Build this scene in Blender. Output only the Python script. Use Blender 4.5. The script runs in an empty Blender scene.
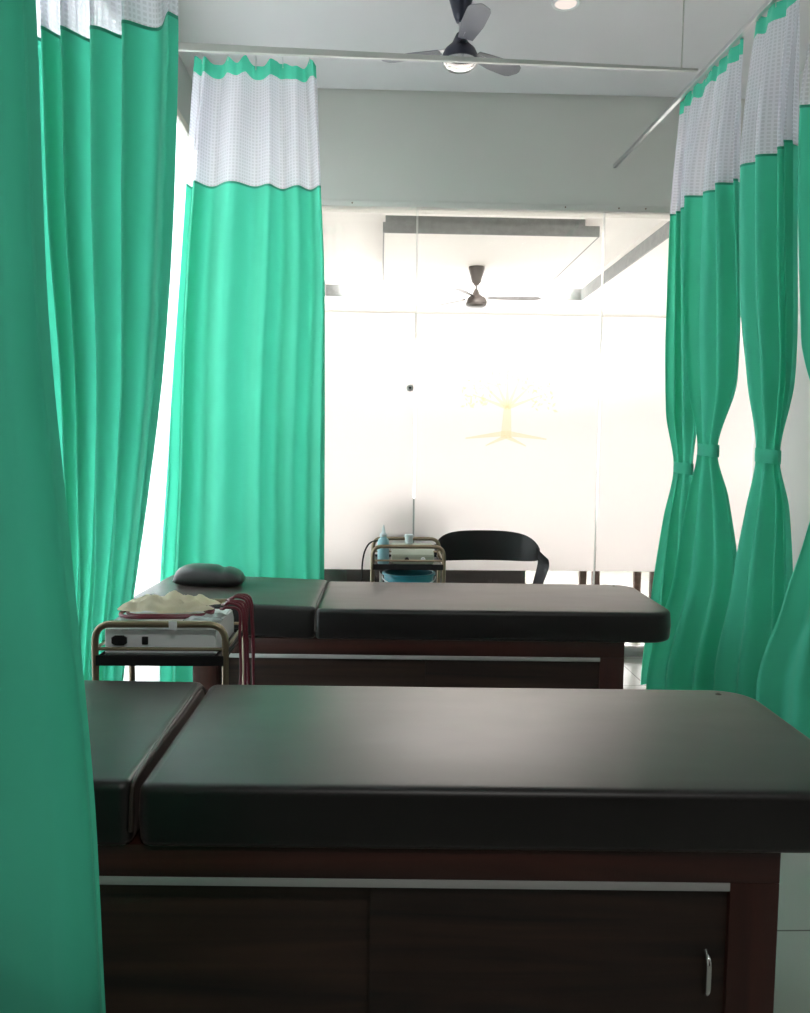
import bpy, bmesh, math, random
from mathutils import Vector, Matrix, noise
random.seed(7)
S = bpy.context.scene
C = S.collection
PI = math.pi

# ------------------------------------------------------------------ camera
F = 830.0; CX = 405.0; CY = 506.5
CAMZ = 1.357
PITCH = math.atan(61.5 / F); YAW = 0.030; ROLL = 0.012
fwd = Vector((math.sin(YAW) * math.cos(PITCH), math.cos(YAW) * math.cos(PITCH), -math.sin(PITCH)))
r0 = Vector((math.cos(YAW), -math.sin(YAW), 0))
u0 = r0.cross(fwd)
rt = r0 * math.cos(ROLL) + u0 * math.sin(ROLL)
up = u0 * math.cos(ROLL) - r0 * math.sin(ROLL)
EYE = Vector((0, 0, CAMZ))
cd = bpy.data.cameras.new('camera'); cam = bpy.data.objects.new('camera', cd); C.objects.link(cam)
cam.matrix_world = Matrix(((rt.x, up.x, -fwd.x, 0), (rt.y, up.y, -fwd.y, 0), (rt.z, up.z, -fwd.z, CAMZ), (0, 0, 0, 1)))
cd.sensor_fit = 'HORIZONTAL'; cd.sensor_width = 36.0; cd.lens = F * 36.0 / 810.0
cd.clip_start = 0.02
S.camera = cam

def at(px, py, Y):
    """room point at distance Y that the photograph shows at px, py (used to measure the place)"""
    d = fwd + rt * ((px - CX) / F) - up * ((py - CY) / F)
    return EYE + d * (Y / d.y)

# ------------------------------------------------------------------ materials
MATS = {}
def nt(name):
    m = bpy.data.materials.new(name); m.use_nodes = True
    n = m.node_tree.nodes; l = m.node_tree.links
    for x in list(n): n.remove(x)
    out = n.new('ShaderNodeOutputMaterial')
    MATS[name] = m
    return m, n, l, out

def noise_bump(n, l, scale, strength, dist=0.002, detail=4, vec=None):
    t = n.new('ShaderNodeTexNoise'); t.inputs['Scale'].default_value = scale; t.inputs['Detail'].default_value = detail
    if vec is None:
        tc = n.new('ShaderNodeTexCoord'); vec = tc.outputs['Object']
    l.new(vec, t.inputs['Vector'])
    b = n.new('ShaderNodeBump'); b.inputs['Strength'].default_value = strength; b.inputs['Distance'].default_value = dist
    l.new(t.outputs['Fac'], b.inputs['Height'])
    return t, b

def pm(name, col, rough=0.5, metal=0.0, var=0.08, scale=6.0, bump=0.0, bscale=150.0, spec=0.5, coat=0.0, alpha=None):
    m, n, l, out = nt(name)
    p = n.new('ShaderNodeBsdfPrincipled')
    tc = n.new('ShaderNodeTexCoord')
    t = n.new('ShaderNodeTexNoise'); t.inputs['Scale'].default_value = scale; t.inputs['Detail'].default_value = 5
    l.new(tc.outputs['Object'], t.inputs['Vector'])
    r = n.new('ShaderNodeValToRGB')
    a = [max(0, c * (1 - var)) for c in col]; b = [min(1, c * (1 + var)) for c in col]
    r.color_ramp.elements[0].color = (*a, 1); r.color_ramp.elements[1].color = (*b, 1)
    r.color_ramp.elements[0].position = 0.3; r.color_ramp.elements[1].position = 0.7
    l.new(t.outputs['Fac'], r.inputs['Fac']); l.new(r.outputs['Color'], p.inputs['Base Color'])
    p.inputs['Roughness'].default_value = rough; p.inputs['Metallic'].default_value = metal
    p.inputs['Specular IOR Level'].default_value = spec
    p.inputs['Coat Weight'].default_value = coat
    if bump:
        _, bb = noise_bump(n, l, bscale, bump)
        l.new(bb.outputs['Normal'], p.inputs['Normal'])
    l.new(p.outputs['BSDF'], out.inputs['Surface'])
    return m

def cloth_mat(name, col, trans=0.45, tcol=None):
    m, n, l, out = nt(name)
    tc = n.new('ShaderNodeTexCoord')
    w = n.new('ShaderNodeTexNoise'); w.inputs['Scale'].default_value = 3.0; w.inputs['Detail'].default_value = 6
    l.new(tc.outputs['Object'], w.inputs['Vector'])
    r = n.new('ShaderNodeValToRGB')
    r.color_ramp.elements[0].color = (*[c * 0.93 for c in col], 1); r.color_ramp.elements[1].color = (*[min(1, c * 1.07) for c in col], 1)
    l.new(w.outputs['Fac'], r.inputs['Fac'])
    t2, b = noise_bump(n, l, 420.0, 0.25, 0.001)
    t3, b3 = noise_bump(n, l, 9.0, 0.35, 0.012, 2)
    l.new(b.outputs['Normal'], b3.inputs['Normal'])
    d = n.new('ShaderNodeBsdfPrincipled'); d.inputs['Roughness'].default_value = 0.75
    d.inputs['Specular IOR Level'].default_value = 0.25
    d.inputs['Sheen Weight'].default_value = 0.15
    d.inputs['Sheen Roughness'].default_value = 0.5
    l.new(r.outputs['Color'], d.inputs['Base Color']); l.new(b3.outputs['Normal'], d.inputs['Normal'])
    tr = n.new('ShaderNodeBsdfTranslucent'); tr.inputs['Color'].default_value = (*(tcol or col), 1)
    mx = n.new('ShaderNodeMixShader'); mx.inputs['Fac'].default_value = trans
    l.new(d.outputs['BSDF'], mx.inputs[1]); l.new(tr.outputs['BSDF'], mx.inputs[2])
    l.new(mx.outputs['Shader'], out.inputs['Surface'])
    return m

def mesh_mat(name):
    """white polyester net: a grid of holes laid along the cloth's own UV (in metres)"""
    m, n, l, out = nt(name)
    tc = n.new('ShaderNodeTexCoord')
    sp = n.new('ShaderNodeSeparateXYZ'); l.new(tc.outputs['UV'], sp.inputs['Vector'])
    def cell(o, period, duty):
        a = n.new('ShaderNodeMath'); a.operation = 'DIVIDE'; a.inputs[1].default_value = period; l.new(o, a.inputs[0])
        f = n.new('ShaderNodeMath'); f.operation = 'FRACT'; l.new(a.outputs[0], f.inputs[0])
        g = n.new('ShaderNodeMath'); g.operation = 'LESS_THAN'; g.inputs[1].default_value = duty; l.new(f.outputs[0], g.inputs[0])
        return g.outputs[0]
    a = cell(sp.outputs['X'], 0.015, 0.6); b = cell(sp.outputs['Y'], 0.015, 0.6)
    mu = n.new('ShaderNodeMath'); mu.operation = 'MULTIPLY'; l.new(a, mu.inputs[0]); l.new(b, mu.inputs[1])
    sc = n.new('ShaderNodeMath'); sc.operation = 'MULTIPLY_ADD'; sc.inputs[1].default_value = 0.15; sc.inputs[2].default_value = 0.14
    l.new(mu.outputs[0], sc.inputs[0])
    d = n.new('ShaderNodeBsdfDiffuse'); d.inputs['Color'].default_value = (0.72, 0.71, 0.78, 1)
    tr = n.new('ShaderNodeBsdfTranslucent'); tr.inputs['Color'].default_value = (0.86, 0.86, 0.9, 1)
    m1 = n.new('ShaderNodeMixShader'); m1.inputs['Fac'].default_value = 0.45
    l.new(d.outputs['BSDF'], m1.inputs[1]); l.new(tr.outputs['BSDF'], m1.inputs[2])
    tp = n.new('ShaderNodeBsdfTransparent')
    m2 = n.new('ShaderNodeMixShader'); l.new(sc.outputs[0], m2.inputs['Fac'])
    l.new(m1.outputs['Shader'], m2.inputs[1]); l.new(tp.outputs['BSDF'], m2.inputs[2])
    l.new(m2.outputs['Shader'], out.inputs['Surface'])
    return m

def wood_mat(name, c1, c2, rough=0.35, along='X', scale=1.0):
    m, n, l, out = nt(name)
    tc = n.new('ShaderNodeTexCoord'); mp = n.new('ShaderNodeMapping')
    l.new(tc.outputs['Object'], mp.inputs['Vector'])
    mp.inputs['Scale'].default_value = {'X': (0.7 * scale, 12 * scale, 12 * scale), 'Z': (12 * scale, 12 * scale, 0.7 * scale)}[along]
    t = n.new('ShaderNodeTexNoise'); t.inputs['Scale'].default_value = 1.6; t.inputs['Detail'].default_value = 7; t.inputs['Distortion'].default_value = 1.2
    l.new(mp.outputs['Vector'], t.inputs['Vector'])
    r = n.new('ShaderNodeValToRGB'); r.color_ramp.elements[0].position = 0.32; r.color_ramp.elements[1].position = 0.72
    r.color_ramp.elements[0].color = (*c1, 1); r.color_ramp.elements[1].color = (*c2, 1)
    l.new(t.outputs['Fac'], r.inputs['Fac'])
    p = n.new('ShaderNodeBsdfPrincipled'); p.inputs['Roughness'].default_value = rough
    l.new(r.outputs['Color'], p.inputs['Base Color']); l.new(p.outputs['BSDF'], out.inputs['Surface'])
    return m

def vinyl_mat(name):
    m, n, l, out = nt(name)
    tc = n.new('ShaderNodeTexCoord')
    p = n.new('ShaderNodeBsdfPrincipled')
    t = n.new('ShaderNodeTexNoise'); t.inputs['Scale'].default_value = 5.0; t.inputs['Detail'].default_value = 6
    l.new(tc.outputs['Object'], t.inputs['Vector'])
    r = n.new('ShaderNodeValToRGB'); r.color_ramp.elements[0].color = (0.004, 0.0035, 0.0036, 1); r.color_ramp.elements[1].color = (0.007, 0.006, 0.006, 1)
    l.new(t.outputs['Fac'], r.inputs['Fac']); l.new(r.outputs['Color'], p.inputs['Base Color'])
    # worn, rubbed patches change the gloss only
    mp = n.new('ShaderNodeMapping'); mp.inputs['Scale'].default_value = (3, 9, 9); l.new(tc.outputs['Object'], mp.inputs['Vector'])
    t2 = n.new('ShaderNodeTexNoise'); t2.inputs['Scale'].default_value = 1.3; t2.inputs['Detail'].default_value = 8; l.new(mp.outputs['Vector'], t2.inputs['Vector'])
    r2 = n.new('ShaderNodeMapRange'); r2.inputs['To Min'].default_value = 0.37; r2.inputs['To Max'].default_value = 0.50
    l.new(t2.outputs['Fac'], r2.inputs['Value']); l.new(r2.outputs['Result'], p.inputs['Roughness'])
    t3, b3 = noise_bump(n, l, 260, 0.12, 0.0008, 3)
    t4, b4 = noise_bump(n, l, 7, 0.12, 0.006, 2)
    l.new(b3.outputs['Normal'], b4.inputs['Normal']); l.new(b4.outputs['Normal'], p.inputs['Normal'])
    p.inputs['Specular IOR Level'].default_value = 0.22
    p.inputs['Coat Weight'].default_value = 0.6; p.inputs['Coat Roughness'].default_value = 0.42
    p.inputs['Sheen Weight'].default_value = 0.17; p.inputs['Sheen Roughness'].default_value = 0.35; p.inputs['Sheen Tint'].default_value = (0.95, 0.72, 0.64, 1)
    l.new(p.outputs['BSDF'], out.inputs['Surface'])
    return m

def glass_mat(name, tint=(0.97, 0.99, 0.98)):
    m, n, l, out = nt(name)
    tp = n.new('ShaderNodeBsdfTransparent'); tp.inputs['Color'].default_value = (*tint, 1)
    g = n.new('ShaderNodeBsdfGlossy'); g.inputs['Roughness'].default_value = 0.02
    fr = n.new('ShaderNodeFresnel'); fr.inputs['IOR'].default_value = 1.45
    mx = n.new('ShaderNodeMixShader'); l.new(fr.outputs['Fac'], mx.inputs['Fac'])
    l.new(tp.outputs['BSDF'], mx.inputs[1]); l.new(g.outputs['BSDF'], mx.inputs[2]); l.new(mx.outputs['Shader'], out.inputs['Surface'])
    return m

def film_mat(name, col=(0.95, 0.885, 0.872), trans=0.72):
    m, n, l, out = nt(name)
    tc = n.new('ShaderNodeTexCoord')
    t = n.new('ShaderNodeTexNoise'); t.inputs['Scale'].default_value = 300; l.new(tc.outputs['Object'], t.inputs['Vector'])
    r = n.new('ShaderNodeValToRGB'); r.color_ramp.elements[0].color = (*[c * 0.98 for c in col], 1); r.color_ramp.elements[1].color = (*col, 1)
    l.new(t.outputs['Fac'], r.inputs['Fac'])
    d = n.new('ShaderNodeBsdfDiffuse'); tr = n.new('ShaderNodeBsdfTranslucent')
    l.new(r.outputs['Color'], d.inputs['Color']); l.new(r.outputs['Color'], tr.inputs['Color'])
    m1 = n.new('ShaderNodeMixShader'); m1.inputs['Fac'].default_value = trans
    l.new(d.outputs['BSDF'], m1.inputs[1]); l.new(tr.outputs['BSDF'], m1.inputs[2]); l.new(m1.outputs['Shader'], out.inputs['Surface'])
    return m

def tint_mat(name, col):
    m, n, l, out = nt(name)
    tp = n.new('ShaderNodeBsdfTransparent'); tp.inputs['Color'].default_value = (*col, 1)
    d = n.new('ShaderNodeBsdfDiffuse'); d.inputs['Color'].default_value = (0.9, 0.85, 0.6, 1)
    mx = n.new('ShaderNodeMixShader'); mx.inputs['Fac'].default_value = 0.05
    l.new(tp.outputs['BSDF'], mx.inputs[1]); l.new(d.outputs['BSDF'], mx.inputs[2]); l.new(mx.outputs['Shader'], out.inputs['Surface'])
    return m

def emit_mat(name, col, s):
    m, n, l, out = nt(name)
    e = n.new('ShaderNodeEmission'); e.inputs['Color'].default_value = (*col, 1); e.inputs['Strength'].default_value = s
    l.new(e.outputs['Emission'], out.inputs['Surface'])
    return m

def tile_mat(name):
    m, n, l, out = nt(name)
    tc = n.new('ShaderNodeTexCoord')
    br = n.new('ShaderNodeTexBrick'); br.offset = 0.0; br.squash = 1.0
    br.inputs['Scale'].default_value = 1.0; br.inputs['Mortar Size'].default_value = 0.0035
    br.inputs['Brick Width'].default_value = 0.6; br.inputs['Row Height'].default_value = 0.6
    br.inputs['Color1'].default_value = (0.33, 0.35, 0.315, 1); br.inputs['Color2'].default_value = (0.31, 0.33, 0.30, 1)
    br.inputs['Mortar'].default_value = (0.12, 0.12, 0.11, 1)
    mp = n.new('ShaderNodeMapping'); mp.inputs['Location'].default_value = (0.27, 0.18, 0)
    l.new(tc.outputs['Object'], mp.inputs['Vector']); l.new(mp.outputs['Vector'], br.inputs['Vector'])
    p = n.new('ShaderNodeBsdfPrincipled'); p.inputs['Roughness'].default_value = 0.22
    l.new(br.outputs['Color'], p.inputs['Base Color']); l.new(p.outputs['BSDF'], out.inputs['Surface'])
    return m

GREEN = (0.080, 0.53, 0.36)
M = dict(
    green=cloth_mat('green curtain cloth', GREEN, 0.42, (0.085, 0.62, 0.42)),
    hem=cloth_mat('green seam cloth', (0.045, 0.33, 0.22), 0.25),
    net=mesh_mat('white net'),
    vinyl=vinyl_mat('black vinyl'),
    pillowv=vinyl_mat('pillow vinyl'),
    piping=pm('brown vinyl edge', (0.030, 0.019, 0.015), 0.45),
    wood=wood_mat('reddish dark veneer', (0.018, 0.005, 0.0035), (0.055, 0.014, 0.009), 0.42),
    woodz=wood_mat('reddish dark veneer upright', (0.020, 0.0055, 0.004), (0.060, 0.016, 0.010), 0.42, 'Z'),
    door=wood_mat('streaked dark veneer', (0.006, 0.004, 0.0035), (0.042, 0.019, 0.012), 0.5, 'X', 1.1),
    door2=wood_mat('streaked dark veneer pale', (0.008, 0.005, 0.004), (0.055, 0.026, 0.016), 0.5, 'X', 0.8),
    alu=pm('aluminium', (0.62, 0.62, 0.63), 0.32, 1.0, 0.04),
    strip=pm('satin aluminium strip', (0.50, 0.50, 0.50), 0.5, 0.6, 0.04),
    chrome=pm('chrome', (0.8, 0.8, 0.8), 0.15, 1.0, 0.02),
    bronze=pm('bronze lacquered tube', (0.30, 0.235, 0.155), 0.3, 0.75, 0.1),
    blackmet=pm('black metal', (0.012, 0.012, 0.013), 0.4, 0.2),
    rubber=pm('black rubber', (0.012, 0.012, 0.012), 0.7),
    plastic=pm('black chair plastic', (0.017, 0.016, 0.017), 0.38, 0, 0.1, 6, 0.1, 300),
    white=pm('white enamel', (0.78, 0.80, 0.82), 0.4, 0, 0.03),
    beige=pm('beige instrument case', (0.36, 0.38, 0.30), 0.45, 0, 0.04),
    socket=pm('black socket', (0.01, 0.01, 0.011), 0.4),
    cream=pm('cream crumpled cloth', (0.92, 0.87, 0.70), 0.8, 0, 0.05, 12, 0.3, 60),
    pouch=pm('clear plastic pouch', (0.62, 0.66, 0.66), 0.25, 0, 0.06),
    red=pm('red lead', (0.13, 0.007, 0.02), 0.4, 0, 0.15),
    bottle=pm('pale blue bottle plastic', (0.32, 0.55, 0.62), 0.3, 0, 0.05),
    cap=pm('white cap', (0.72, 0.76, 0.78), 0.35),
    teal=pm('teal plastic', (0.03, 0.28, 0.36), 0.35, 0, 0.1),
    wall=pm('off white wall paint', (0.56, 0.575, 0.56), 0.75, 0, 0.02, 2, 0.06, 90),
    ceil=pm('ceiling paint', (0.67, 0.65, 0.665), 0.8, 0, 0.02, 2, 0.05, 80),
    dark_wall=pm('dark unseen wall', (0.07, 0.055, 0.05), 0.6, 0, 0.1),
    beamp=pm('grey green bulkhead paint', (0.64, 0.62, 0.58), 0.75, 0, 0.02, 1.5, 0.05, 80),
    white_wall=pm('white waiting room paint', (0.86, 0.83, 0.81), 0.8, 0, 0.015, 2),
    recess=pm('grey cove paint', (0.27, 0.28, 0.28), 0.7, 0, 0.12, 20),
    railp=pm('painted curtain channel', (0.52, 0.52, 0.48), 0.45, 0.1, 0.05),
    frame=pm('cream window frame', (0.70, 0.67, 0.60), 0.5),
    brown=pm('brown cord', (0.16, 0.09, 0.06), 0.6),
    tile=tile_mat('pale glazed floor tile'),
    glass=glass_mat('clear sheet glass'),
    edge=pm('polished glass edge', (0.82, 0.85, 0.82), 0.35),
    film=film_mat('frosted film'),
    logo=tint_mat('yellow vinyl cut', (0.96, 0.925, 0.75)),
    blind=film_mat('white blind slat', (0.85, 0.85, 0.88), 0.55),
    fan_dark=pm('navy fan enamel', (0.022, 0.024, 0.045), 0.4),
    fan_blade=pm('lilac grey fan blade', (0.17, 0.165, 0.19), 0.45),
    fan_tan=pm('taupe fan enamel', (0.08, 0.07, 0.065), 0.45),
    fan_wood=pm('taupe fan blade', (0.10, 0.085, 0.08), 0.5),
    sofa=pm('dark brown leatherette', (0.050, 0.040, 0.040), 0.5),
    oak=wood_mat('brown table wood', (0.10, 0.055, 0.045), (0.17, 0.10, 0.08), 0.5),
    lamp=emit_mat('lit downlight', (1.0, 0.88, 0.80), 1.0),
    white_trim=pm('white lamp rim', (0.8, 0.8, 0.8), 0.5),
)

# ------------------------------------------------------------------ mesh helpers
def link(name, me, mat=None, parent=None, smooth=True, ang=40):
    if mat is not None and not me.materials: me.materials.append(mat)
    o = bpy.data.objects.new(name, me); C.objects.link(o)
    if parent is not None: o.parent = parent
    if smooth:
        for p in me.polygons: p.use_smooth = True
        try: me.set_sharp_from_angle(angle=math.radians(ang))
        except Exception: pass
    return o

def fin(name, bm, mat, parent=None, smooth=True, ang=40):
    bmesh.ops.recalc_face_normals(bm, faces=bm.faces[:])
    me = bpy.data.meshes.new(name); bm.to_mesh(me); bm.free()
    return link(name, me, mat, parent, smooth, ang)

def root(name, label, cat, loc=(0, 0, 0), rz=0.0, group=None):
    o = bpy.data.objects.new(name, None); C.objects.link(o); o.empty_display_size = 0.1
    o.location = loc; o.rotation_euler = (0, 0, rz)
    o['label'] = label; o['category'] = cat
    if group: o['group'] = group
    return o

def tag(o, label, cat, group=None):
    o['label'] = label; o['category'] = cat
    if group: o['group'] = group
    return o

def struct(o, label=None, cat=None):
    o['kind'] = 'structure'
    if label: o['label'] = label
    if cat: o['category'] = cat
    return o

def abox(bm, x0, x1, y0, y1, z0, z1, bev=0.0, seg=2):
    r = bmesh.ops.create_cube(bm, size=1.0)
    vs = r['verts']
    for v in vs:
        v.co = Vector(((x0 + x1) / 2 + v.co.x * (x1 - x0), (y0 + y1) / 2 + v.co.y * (y1 - y0), (z0 + z1) / 2 + v.co.z * (z1 - z0)))
    if bev > 0:
        es = list({e for v in vs for e in v.link_edges})
        bmesh.ops.bevel(bm, geom=es, offset=bev, segments=seg, profile=0.5, affect='EDGES')
    return bm

def box(name, x0, x1, y0, y1, z0, z1, mat, parent=None, bev=0.0, seg=2):
    return fin(name, abox(bmesh.new(), x0, x1, y0, y1, z0, z1, bev, seg), mat, parent)

def catmull(pts, n=8):
    pts = [Vector(p) for p in pts]
    if len(pts) < 3: return pts
    out = []
    P = [pts[0] * 2 - pts[1]] + pts + [pts[-1] * 2 - pts[-2]]
    for i in range(1, len(P) - 2):
        a, b, c, d = P[i - 1], P[i], P[i + 1], P[i + 2]
        for k in range(n):
            t = k / n
            out.append(0.5 * ((2 * b) + (c - a) * t + (2 * a - 5 * b + 4 * c - d) * t * t + (3 * b - a - 3 * c + d) * t ** 3))
    out.append(pts[-1])
    return out

def tube(bm, pts, r, seg=10, cap=True):
    pts = [Vector(p) for p in pts]
    if not hasattr(r, '__len__'): r = [r] * len(pts)
    t0 = (pts[1] - pts[0]).normalized()
    ref = Vector((0, 0, 1)) if abs(t0.z) < 0.9 else Vector((1, 0, 0))
    nrm = (ref - t0 * ref.dot(t0)).normalized()
    rings = []
    for i, p in enumerate(pts):
        if i == 0: t = pts[1] - pts[0]
        elif i == len(pts) - 1: t = pts[-1] - pts[-2]
        else: t = (pts[i + 1] - pts[i]).normalized() + (pts[i] - pts[i - 1]).normalized()
        t.normalize()
        nrm = (nrm - t * nrm.dot(t)).normalized(); b = t.cross(nrm)
        rings.append([bm.verts.new(p + (nrm * math.cos(2 * PI * k / seg) + b * math.sin(2 * PI * k / seg)) * r[i]) for k in range(seg)])
    for a, b in zip(rings, rings[1:]):
        for k in range(seg):
            bm.faces.new((a[k], a[(k + 1) % seg], b[(k + 1) % seg], b[k]))
    if cap:
        bm.faces.new(rings[0]); bm.faces.new(rings[-1])
    return bm

def lathe(bm, prof, c=(0, 0, 0), seg=28, axis='Z'):
    c = Vector(c); rings = []
    for r, h in prof:
        ring = []
        for k in range(seg):
            a = 2 * PI * k / seg
            if axis == 'Z': v = Vector((r * math.cos(a), r * math.sin(a), h))
            elif axis == 'Y': v = Vector((r * math.cos(a), h, r * math.sin(a)))
            else: v = Vector((h, r * math.cos(a), r * math.sin(a)))
            ring.append(bm.verts.new(c + v))
        rings.append(ring)
    for a, b in zip(rings, rings[1:]):
        for k in range(seg):
            bm.faces.new((a[k], a[(k + 1) % seg], b[(k + 1) % seg], b[k]))
    bm.faces.new(rings[0]); bm.faces.new(rings[-1])
    return bm

def round_path(pts, rad, n=6):
    """polyline with its inner corners rounded"""
    pts = [Vector(p) for p in pts]; out = [pts[0]]
    for a, b, c in zip(pts, pts[1:], pts[2:]):
        d1 = (a - b).normalized(); d2 = (c - b).normalized()
        p, q = b + d1 * rad, b + d2 * rad
        for k in range(n + 1):
            t = k / n
            out.append(p * (1 - t) ** 2 + b * 2 * t * (1 - t) + q * t * t)
    out.append(pts[-1]); return out

def prism(bm, outline, z0, z1):
    lo = [bm.verts.new((x, y, z0)) for x, y in outline]; hi = [bm.verts.new((x, y, z1)) for x, y in outline]
    bm.faces.new(lo[::-1]); bm.faces.new(hi)
    n = len(lo)
    for k in range(n): bm.faces.new((lo[k], lo[(k + 1) % n], hi[(k + 1) % n], hi[k]))
    return bm

# ------------------------------------------------------------------ the setting
XL, XR = -1.15, 2.40            # side walls
YP = 5.25                       # glass partition
ZC = 3.52                       # ceiling
YB = -1.6                       # behind the camera
RX0, RX1, RY1, RZ = -2.2, 4.2, 10.3, 2.96   # waiting room behind the glass

struct(box('floor', RX0, RX1, YB, RY1, -0.1, 0.0, M['tile']))
struct(box('ceiling', XL - 0.15, XR + 0.15, YB, YP, ZC, ZC + 0.1, M['ceil']))
struct(box('wall_front', XL - 0.15, XR + 0.15, YB - 0.12, YB, 0, ZC, M['dark_wall']))  # unseen wall behind the camera, coloured dark so couch fronts reflect little
struct(box('wall_right', XR, XR + 0.12, YB, YP, 0, ZC, M['wall']))
# left wall with a tall window opening
WY0, WY1, WZ0, WZ1 = 2.0, 5.12, 0.12, 3.12
bm = bmesh.new()
abox(bm, XL - 0.15, XL, YB, WY0, 0, ZC); abox(bm, XL - 0.15, XL, WY1, YP, 0, ZC)
abox(bm, XL - 0.15, XL, WY0, WY1, 0, WZ0); abox(bm, XL - 0.15, XL, WY0, WY1, WZ1, ZC)
struct(fin('wall_left', bm, M['wall'], smooth=False))
# bulkhead over the glass, with its lower trim
GT = 2.829
struct(box('wall_back', XL - 0.15, XR + 0.15, YP + 0.022, YP + 0.16, GT + 0.035, ZC + 0.1, M['beamp']))
trim = struct(box('trim_1', XL, XR, YP + 0.017, YP + 0.166, GT, GT + 0.035, M['beamp'], bev=0.003))
for px in (352, 567, 621, 648):
    p = at(px, 203, YP - 0.026)
    lathe(b := bmesh.new(), [(0.002, -0.004), (0.005, -0.003), (0.005, 0.001)], (p.x, YP + 0.017, GT + 0.018), 10, 'Y')
    fin('bolt', b, M['brown'], trim)
# window of the left wall
wf = bmesh.new()
for y in (WY0, 3.02, 4.06, WY1 - 0.05): abox(wf, XL - 0.10, XL - 0.05, y, y + 0.05, WZ0, WZ1)
abox(wf, XL - 0.10, XL - 0.05, WY0, WY1, WZ0, WZ0 + 0.05); abox(wf, XL - 0.10, XL - 0.05, WY0, WY1, WZ1 - 0.05, WZ1)
w1 = struct(fin('window_1', wf, M['frame'], smooth=False))
box('pane', XL - 0.078, XL - 0.072, WY0 + 0.03, WY1 - 0.03, WZ0 + 0.03, WZ1 - 0.03, M['glass'], w1)
# waiting room shell
bm = bmesh.new()
abox(bm, RX0 - 0.1, RX0, YP, RY1, 0, RZ + 0.4)
struct(fin('wall_waiting_left', bm, M['white_wall'], smooth=False))
struct(box('wall_waiting_right', RX1, RX1 + 0.1, YP, RY1, 0, RZ + 0.4, M['white_wall']))
bm = bmesh.new()
abox(bm, XL - 0.16, RX0, YP, YP + 0.12, 0, RZ + 0.4); abox(bm, XR, RX1, YP, YP + 0.12, 0, RZ + 0.4)
struct(fin('wall_waiting_front', bm, M['white_wall'], smooth=False))
# far wall with a wide window
VX0, VX1, VZ0, VZ1 = -1.7, 3.6, 0.45, 2.62
bm = bmesh.new()
abox(bm, RX0, VX0, RY1, RY1 + 0.12, 0, RZ + 0.4); abox(bm, VX1, RX1, RY1, RY1 + 0.12, 0, RZ + 0.4)
abox(bm, VX0, VX1, RY1, RY1 + 0.12, 0, VZ0); abox(bm, VX0, VX1, RY1, RY1 + 0.12, VZ1, RZ + 0.4)
struct(fin('wall_waiting_back', bm, M['white_wall'], smooth=False))
wf = bmesh.new()
for x in (VX0, 0.05, 1.8, VX1 - 0.05): abox(wf, x, x + 0.05, RY1 + 0.03, RY1 + 0.08, VZ0, VZ1)
abox(wf, VX0, VX1, RY1 + 0.03, RY1 + 0.08, VZ0, VZ0 + 0.05); abox(wf, VX0, VX1, RY1 + 0.03, RY1 + 0.08, VZ1 - 0.05, VZ1)
w2 = struct(fin('window_2', wf, M['frame'], smooth=False))
box('pane', VX0 + 0.03, VX1 - 0.03, RY1 + 0.052, RY1 + 0.058, VZ0 + 0.03, VZ1 - 0.03, M['glass'], w2)
# waiting-room ceiling: perimeter soffit round a tray, and a floating centre panel
TX0, TX1, TY0, TY1, TZ = -0.62, 2.18, 5.95, 9.15, RZ + 0.17
bm = bmesh.new()
abox(bm, RX0, TX0, YP + 0.16, RY1, RZ, RZ + 0.4); abox(bm, TX1, RX1, YP + 0.16, RY1, RZ, RZ + 0.4)
abox(bm, TX0, TX1, YP + 0.16, TY0, RZ, RZ + 0.4); abox(bm, TX0, TX1, TY1, RY1, RZ, RZ + 0.4)
abox(bm, TX0, TX1, TY0, TY1, TZ, RZ + 0.4)
struct(fin('ceiling_waiting', bm, M['white_wall'], smooth=False))
bm = bmesh.new()
e = 0.012
abox(bm, TX0, TX1, TY1 - e, TY1, RZ - 0.004, RZ + 0.115)
abox(bm, TX0, TX0 + e, TY0, TY1 - e, RZ - 0.004, RZ + 0.115); abox(bm, TX1 - e, TX1, TY0, TY1 - e, RZ - 0.004, RZ + 0.115)
struct(fin('trim_2', bm, M['recess'], smooth=False))
cp = root('ceiling_panel', 'white floating centre panel with grey edge in the waiting room ceiling tray', 'ceiling panel', (0.0, 0, 0))
PX0, PX1, PY0, PY1 = 0.0, 1.66, 6.45, 8.35
box('panel', PX0 + 0.012, PX1 - 0.012, PY0 + 0.012, PY1 - 0.012, RZ + 0.005, RZ + 0.085, M['white_wall'], cp)
bm = bmesh.new()
abox(bm, PX0, PX1, PY0, PY0 + 0.012, RZ + 0.005, RZ + 0.085); abox(bm, PX0, PX1, PY1 - 0.012, PY1, RZ + 0.005, RZ + 0.085)
abox(bm, PX0, PX0 + 0.012, PY0 + 0.012, PY1 - 0.012, RZ + 0.005, RZ + 0.085); abox(bm, PX1 - 0.012, PX1, PY0 + 0.012, PY1 - 0.012, RZ + 0.005, RZ + 0.085)
fin('edge_band', bm, M['recess'], cp, smooth=False)
box('hanger_block', PX0 + 0.02, PX1 - 0.10, PY0 + 0.05, PY1 - 0.1, RZ + 0.085, TZ, M['recess'], cp)

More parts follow.
